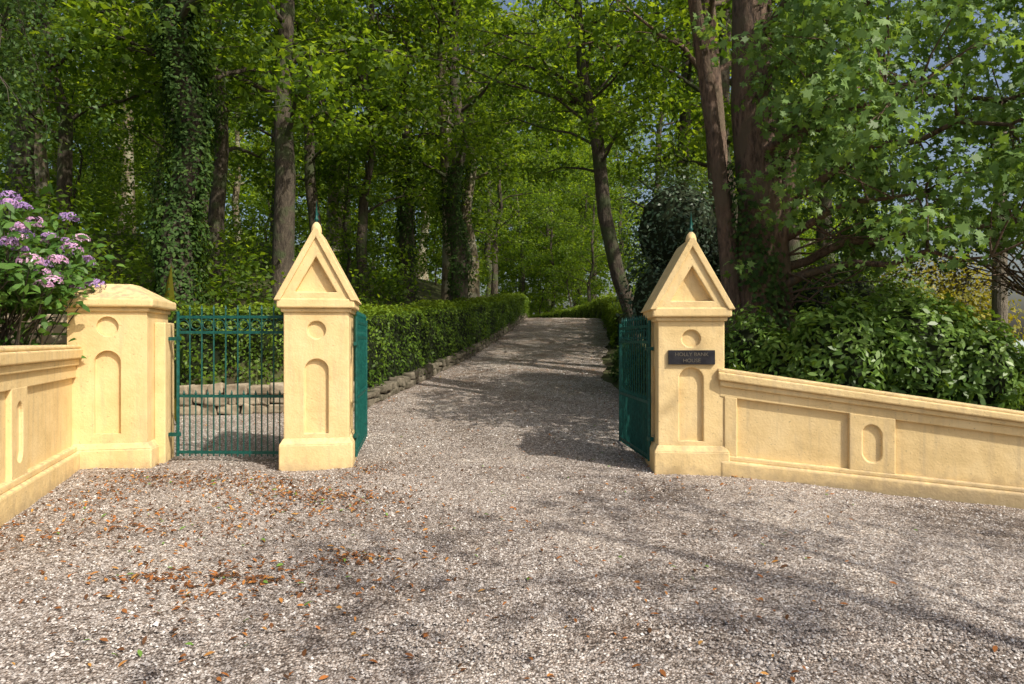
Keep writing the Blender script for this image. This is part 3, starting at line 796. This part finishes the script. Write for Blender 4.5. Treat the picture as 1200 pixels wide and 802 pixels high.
def bench():
    m = MB(); m.box(-8.2, -5.66, 7.75, 9.3, -.2, .98); m.obj("garden_terrace", PALESTONE, None, bevel=.02)
    e = empty("garden_bench", (-6.02, 8.35, .98), math.radians(12))
    m = MB()
    for i in range(4): m.box(-.72, .72, -.22 + i * .125, -.12 + i * .125, .42, .455)
    m.obj("seat", TIMBER, e, bevel=.005)
    m = MB()
    for i in range(3):
        z = .50 + i * .135; y = .26 + i * .035
        m.box(-.72, .72, y, y + .03, z, z + .105)
    m.obj("backrest", TIMBER, e, bevel=.005)
    for k, x in enumerate((-.64, .64)):
        m = MB(); m.box(x - .035, x + .035, -.2, -.13, 0, .62); m.box(x - .034, x + .034, .22, .255, 0, .5); m.box(x - .033, x + .033, .37, .42, .45, .90)
        m.box(x - .045, x + .045, -.22, .25, .62, .655); m.obj("leg_%d" % (k + 1), TIMBER, e, bevel=.005)
bench()

# ------------------------------------------------------------------ pillars
def stucco_box(name, parent, w, d, z0, z1, cutters=None, bw=.012):
    m = MB(); m.box(-w / 2, w / 2, -d / 2, d / 2, z0, z1)
    o = m.obj(name, STUCCO, parent)
    if cutters: cut(o, cutters)
    else: fixn(o)
    return bev(o, bw)
def frustum(name, parent, w0, w1, z0, z1):
    m = MB(); m.box(-w0 / 2, w0 / 2, -w0 / 2, w0 / 2, z0, z1)
    for i in (4, 5, 6, 7): m.V[i] = Vector((m.V[i].x * w1 / w0, m.V[i].y * w1 / w0, m.V[i].z))
    o = m.obj(name, STUCCO, parent); fixn(o); return bev(o, .008)

def shaft_cutters(w, za, zb, zc, rc, aw):
    cs = []
    f = -w / 2
    cs.append(prism(circle_poly(0, zc, rc), f - .1, f + .04))
    cs.append(prism(arch_poly(0, aw, za, zb), f - .1, f + .05))
    rot = lambda s: (lambda x, y, z: (-s * y, x, z))
    for s in (1, -1):
        cs.append(prism(arch_poly(0, aw, za, zb), f - .1, f + .05, rot(s)))
    return cs

def gate_pillar(loc, rz, zs, plaque=False):
    e = empty("gate_pillar", loc, rz, (1, 1, zs))
    stucco_box("plinth", e, .84, .84, -.15, .30, bw=.015)
    frustum("plinth_chamfer", e, .835, .755, .298, .37)
    stucco_box("shaft", e, .745, .745, .35, 1.855, shaft_cutters(.745, .42, 1.30, 1.64, .105, .27))
    stucco_box("neck_moulding", e, .80, .80, 1.85, 1.90, bw=.014)
    stucco_box("cap_slab", e, .885, .885, 1.898, 2.01, bw=.02)
    m = prism([(-.405, 2.0), (.405, 2.0), (0, 2.74)], -.425, .425)
    o = m.obj("gable", STUCCO, e)
    tri = [(-.235, 2.085), (.235, 2.085), (0, 2.50)]
    cut(o, [prism(tri, -.6, -.345), prism(tri, .345, .6)])
    bev(o, .012)
    m = prism([(-.475, 1.985), (-.40, 1.985), (0, 2.725), (.40, 1.985), (.475, 1.985), (.02, 2.835), (-.02, 2.835)], -.455, .455)
    m.F = m.F[2:]
    m.F += [(0, 1, 2, 6), (2, 5, 6), (2, 3, 4, 5), (7, 13, 9, 8), (9, 13, 12), (9, 12, 11, 10)]
    o = m.obj("gable_roof", STUCCO, e); fixn(o); bev(o, .01)
    m = MB(); m.tube([(0, -.36, 2.74), (0, -.36, 2.80), (0, -.36, 2.84), (0, -.36, 2.88), (0, -.36, 2.91)], [.05, .062, .058, .045, .02], 14)
    o = m.obj("knob", STUCCO, e, True); fixn(o)
    m = MB(); m.tube([(0, -.36, 2.89), (0, -.36, 2.93), (0, -.36, 2.945), (0, -.36, 2.96), (0, -.36, 3.0), (0, -.36, 3.16)], [.014, .014, .028, .014, .013, .004], 8)
    m.tube([(0, -.36, 2.96), (.018, -.36, 3.0), (.0, -.36, 3.05)], [.006, .01, .004], 6)
    m.obj("finial", IRON, e, True)
    if plaque:
        m = MB(); m.box(-.26, .26, -.405, -.374, 1.335, 1.505)
        bev(m.obj("plaque", PLAQUE, e), .004)
        for k, (txt, zz, s) in enumerate((("HOLLY BANK", 1.435, .062), ("HOUSE", 1.362, .062))):
            cu = bpy.data.curves.new("lettering", 'FONT'); cu.body = txt; cu.size = s; cu.extrude = .002; cu.align_x = 'CENTER'
            to = bpy.data.objects.new("tmp", cu); COL.objects.link(to); bpy.context.view_layer.update()
            me = bpy.data.meshes.new_from_object(to.evaluated_get(bpy.context.evaluated_depsgraph_get())); bpy.data.objects.remove(to)
            me.materials.clear(); me.materials.append(LETTER)
            o = link(bpy.data.objects.new("lettering", me), e); o.location = (0, -.4075, zz); o.rotation_euler = (math.pi / 2, 0, 0)
    return e
gate_pillar((-2.36, 8.40, 0), math.radians(9), 1.0)
gate_pillar((2.06, 8.12, -.03), math.radians(-4), .955, True)

e = empty("end_pillar", (-4.83, 8.42, 0), math.radians(11))
stucco_box("plinth", e, .98, .90, -.15, .24, bw=.02)
m = MB(); m.box(-.485, .485, -.445, .445, .238, .31)
for i in (4, 5, 6, 7): m.V[i] = Vector((m.V[i].x * .9, m.V[i].y * .93, m.V[i].z))
o = m.obj("plinth_chamfer", STUCCO, e); fixn(o); bev(o, .008)
stucco_box("shaft", e, .86, .82, .30, 1.86, [prism(circle_poly(0, 1.68, .12), -.5, -.37), prism(arch_poly(0, .29, .42, 1.40), -.5, -.355)])
stucco_box("neck_moulding", e, .92, .88, 1.855, 1.91, bw=.02)
stucco_box("cap_slab", e, 1.03, .98, 1.908, 2.02, bw=.03)
m = MB(); m.box(-.49, .49, -.465, .465, 2.018, 2.20)
for i in (4, 5, 6, 7): m.V[i] = Vector((m.V[i].x * .38, m.V[i].y * .38, m.V[i].z))
o = m.obj("cap_pyramid", STUCCO, e); fixn(o); bev(o, .02)
m = MB(); m.box(.43, .56, -.16, .22, -.1, 1.74)
bev(m.obj("gate_pier", STUCCO, e), .015)

# ------------------------------------------------------------------ walls
def panel_wall(name, p0, p1, base, top, u_pil, thick, flip=1):
    p0 = Vector(p0); p1 = Vector(p1); L = (p1 - p0).length; dr = (p1 - p0) / L; nr = Vector((-dr.y, dr.x)) * flip
    def f(u, d, h):
        t = u / L; zb = base[0] + (base[1] - base[0]) * t; zt = top[0] + (top[1] - top[0]) * t
        q = p0 + dr * u + nr * d
        return (q.x, q.y, zb + h * (zt - zb) if h >= 0 else zb + h)
    e = empty(name)
    def b(nm, u0, u1, d0, d1, h0, h1, bw=.014, cuts=None):
        m = MB()
        m.box(u0, u1, d0, d1, h0, h1, f); o = m.obj(nm, STUCCO, e)
        if cuts: cut(o, cuts)
        else: fixn(o)
        return bev(o, bw)
    b("wall_core", 0, L, -.10, thick, -.25, .90)
    b("plinth", 0, L, -.19, thick + .03, -.24, .155, .03)
    b("plinth_step", 0, L, -.155, thick + .02, .15, .20, .02)
    b("top_rail", 0, L, -.142, thick + .01, .74, .84, .01)
    b("cornice", 0, L, -.175, thick + .03, .838, .895, .015)
    b("coping", -.02, L + .02, -.21, thick + .06, .893, .97, .018)
    m = MB(); m.box(-.02, L + .02, -.19, thick + .05, .969, 1.0, f)
    o = m.obj("coping_top", STUCCO, e); fixn(o); bev(o, .02)
    for (u, w) in u_pil:
        cuts = []
        if w > .2: cuts = [prism(arch_poly(u, w * .42, .285, .66, True), -.3, -.112, f)]
        b("pilaster", u - w / 2, u + w / 2, -.145, -.09, .19, .75, .012, cuts)
    return e
d = Vector((2.835, -.65)); d.normalize()
a = Vector((2.38, 7.86)); Lw = 7.5; b_ = a + d * Lw
def lin(z0, z1, L0, L): return (z0, z0 + (z1 - z0) * L / L0)
panel_wall("boundary_wall", a, b_, lin(-.02, -.20, 2.9, Lw), lin(1.20, .79, 2.9, Lw), [(.12, .14), (1.58, .46), (3.7, .42), (5.7, .42)], .22)
a = Vector((-5.42, 8.5)); dd = Vector((.85, -2.39)).normalized(); b_ = a + dd * 4.9
panel_wall("boundary_wall", b_, a, (0, 0), (1.45, 1.47), [(4.62, .12), (2.35, .42), (.5, .42)], .22, 1)

# ------------------------------------------------------------------ gates
def gate_leaf(name, loc, rz, L, H, nb, z0=.08, sag=0.0):
    e = empty(name, loc, rz)
    m = MB()
    for x in (0, L): m.tube([(x, 0, z0), (x, 0, H + .04)], [.021, .021], 8)
    for zz in (z0 + .05, H * .45, H - .22, H - .03):
        m.box(-.01, L + .01, -.008, .008, zz - .018, zz + .018)
    for i in range(1, nb):
        x = L * i / nb
        top = H + .04 - sag * math.sin(math.pi * i / nb)
        m.tube([(x, 0, z0), (x, 0, top)], [.0095, .0095], 6)
        m.tube([(x, 0, top), (x, 0, top + .03), (x, 0, top + .08)], [.008, .016, .001], 6)
    for i in range(nb):
        x = L * (i + .5) / nb
        m.tube([(x, 0, z0), (x, 0, H * .45)], [.0075, .0075], 6)
        m.tube([(x, 0, H * .45), (x, 0, H * .45 + .03), (x, 0, H * .45 + .08)], [.007, .015, .001], 6)
        r = L / nb * .40
        P = [(x + r * math.cos(t), 0, H - .125 + r * math.sin(t)) for t in np.linspace(0, 2 * math.pi, 13)]
        m.tube(P, [.005] * 13, 5, False)
    m.obj("ironwork", IRON, e, False)
    m = MB()
    for zz in (.35, H - .3):
        m.box(-.11, .03, -.022, .022, zz - .022, zz + .022)
    m.obj("hinges", IRON, e)
    return e
gate_leaf("driveway_gate", (-1.93, 8.45, 0), math.radians(98), 1.7, 1.78, 13)
gate_leaf("driveway_gate", (1.64, 8.15, 0), math.radians(93), 1.65, 1.72, 13)
gate_leaf("pedestrian_gate", (-4.16, 8.50, 0), math.radians(-2), 1.36, 1.84, 9)

m = MB(); m.tube([(10.0, 14.0, -1), (10.0, 14.0, 3), (10.02, 14.0, 6.5)], [.15, .135, .11], 14)
m.box(9.75, 10.25, 13.82, 13.9, 5.95, 6.05)
for xx in (9.8, 10.2): m.tube([(xx, 13.86, 6.05), (xx, 13.86, 6.13), (xx, 13.86, 6.18)], [.02, .035, .02], 8)
m.obj("telegraph_pole", POLE, None, False)

def faded():
    e = empty("cotoneaster_tree"); m = MB(); cen = []; rad = []
    bx, by = 9.0, 11.2
    m.tube([(bx, by, -1), (bx - .1, by, 1.2), (bx - .3, by - .1, 2.2)], [.08, .06, .05], 8)
    for i in range(40):
        b = np.array([rng.uniform(6.3, 9.6), rng.uniform(9.4, 11.2), rng.uniform(2.3, 3.4)])
        q = curve_pts((bx - .3, by - .1, 2.1), b, .12, 6, .1); m.tube(q, [.022, .018, .014, .01, .007, .004], 5, False)
        if rng.random() < .9:
            cen.append(q[-1]); rad.append(rng.uniform(.22, .4)); cen.append(q[-2]); rad.append(.22)
    m.obj("trunk", BARK_B, e, True)
    C, Nn, S, T = clump_leaves(cen, rad, 150, .07, .8)
    link(bpy.data.objects.new("crown", leaf_mesh("crown", C, Nn, S, T, 'kite', LF_DEAD)), e)
faded()

# ------------------------------------------------------------------ fallen leaves
def fallen():
    X = []; Y = []
    cl = [(-2.0, 6.7, .45, .22, 520), (-2.9, 7.2, .6, .22, 520), (-1.75, 6.2, .5, .22, 300), (-2.0, 4.3, .35, .12, 280), (-1.1, 4.7, .2, .10, 150), (-3.0, 5.6, .5, .35, 320), (-1.5, 4.1, .45, .35, 220),
          (-3.8, 7.6, .5, .2, 360), (-2.4, 5.2, .9, .6, 420), (-1.0, 5.6, .8, .8, 200), (1.7, 7.0, .4, .2, 40), (.9, 5.0, 1.2, 1.2, 80), (-4.0, 6.6, .25, .7, 380), (-1.7, 7.8, .15, .3, 120)]
    for cx, cy, sx, sy, n in cl:
        X.append(cx + rng.normal(size=n) * sx); Y.append(cy + rng.normal(size=n) * sy)
    n = 900; yy = rng.uniform(2.6, 8.5, n); X.append(rng.uniform(-.8, .5, n) * yy); Y.append(yy)
    n = 4200; yy = 8.5 + 30 * rng.random(n) ** 1.3; s = rng.random(n); s = np.where(rng.random(n) < .6, s ** 3, 1 - .5 * s ** 2); X.append(xL(yy) + s * (xR(yy) - xL(yy))); Y.append(yy)
    X = np.concatenate(X); Y = np.concatenate(Y)
    k = (X > xL(Y) + .1) & (X < xR(Y) - .1); X, Y = X[k], Y[k]; n = len(X)
    Z = hdrive(X, Y) + microz(X, Y) + .014
    Nn = np.stack([rng.normal(size=n) * .3, rng.normal(size=n) * .3, np.ones(n)], -1)
    T = rng.random(n) ** 1.2 * .92; T[rng.random(n) < .03] = .98
    link(bpy.data.objects.new("fallen_leaves", leaf_mesh("fallen_leaves", np.stack([X, Y, Z], -1), Nn, rng.uniform(.022, .06, n), T, 'oval', FALLEN)))
fallen()

def hill():
    n = 60; V = []; F = []
    xs = np.linspace(150, 1600, n)
    for i, x in enumerate(xs):
        h = 7 + 5 * math.sin(i * .21) + 2 * math.sin(i * .7)
        V += [(x, 900 - .1 * x, -8), (x, 930 - .1 * x, h), (x, 1100 - .1 * x, -8)]
    for i in range(n - 1):
        a = i * 3; F += [(a, a + 3, a + 4, a + 1), (a + 1, a + 4, a + 5, a + 2)]
    link(bpy.data.objects.new("hill", py_mesh("hill", V, F, HILLM, True)))
hill()
V = [(60, 150, -4.6), (1500, 100, -4.6), (1500, 1000, -4.6), (60, 1000, -4.6)]
link(bpy.data.objects.new("sea", py_mesh("sea", V, [(0, 1, 2, 3)], WATER)))
V = [(26, 20, -4.85), (300, 20, -4.85), (300, 150, -4.85), (50, 150, -4.85)]
link(bpy.data.objects.new("field", py_mesh("field", V, [(0, 1, 2, 3)], FIELDM)))

# ------------------------------------------------------------------ light
az = math.atan2(.70, -.60); el = math.radians(46)
sd = Vector((math.sin(az) * math.cos(el), math.cos(az) * math.cos(el), math.sin(el)))
sun = bpy.data.lights.new("sun", 'SUN'); sun.energy = 4.7; sun.angle = math.radians(.6); sun.color = (1, .93, .81)
so = bpy.data.objects.new("sun", sun); so.rotation_euler = (-sd).to_track_quat('-Z', 'Y').to_euler(); COL.objects.link(so)
w = bpy.data.worlds.new("World"); scene.world = w; w.use_nodes = True
nt = w.node_tree; nt.nodes.clear()
sky = nt.nodes.new('ShaderNodeTexSky'); sky.sky_type = 'NISHITA'; sky.sun_disc = False
sky.sun_elevation = el; sky.sun_rotation = az % (2 * math.pi); sky.air_density = 1.0; sky.dust_density = 5.0; sky.ozone_density = .5
bg = nt.nodes.new('ShaderNodeBackground'); bg.inputs[1].default_value = .15
ow = nt.nodes.new('ShaderNodeOutputWorld')
nt.links.new(sky.outputs[0], bg.inputs[0]); nt.links.new(bg.outputs[0], ow.inputs[0])
scene.view_settings.view_transform = 'Standard'
try: scene.view_settings.look = 'None'
except Exception: pass
scene.view_settings.exposure = 0

cam = bpy.data.cameras.new("camera"); cam.lens = 24; cam.sensor_width = 36; cam.clip_end = 6000; cam.clip_start = .05
co = bpy.data.objects.new("camera", cam); co.location = (0, 0, 1.5); co.rotation_euler = (math.radians(90), 0, 0); COL.objects.link(co)
scene.camera = co
print("done", len(bpy.data.objects))
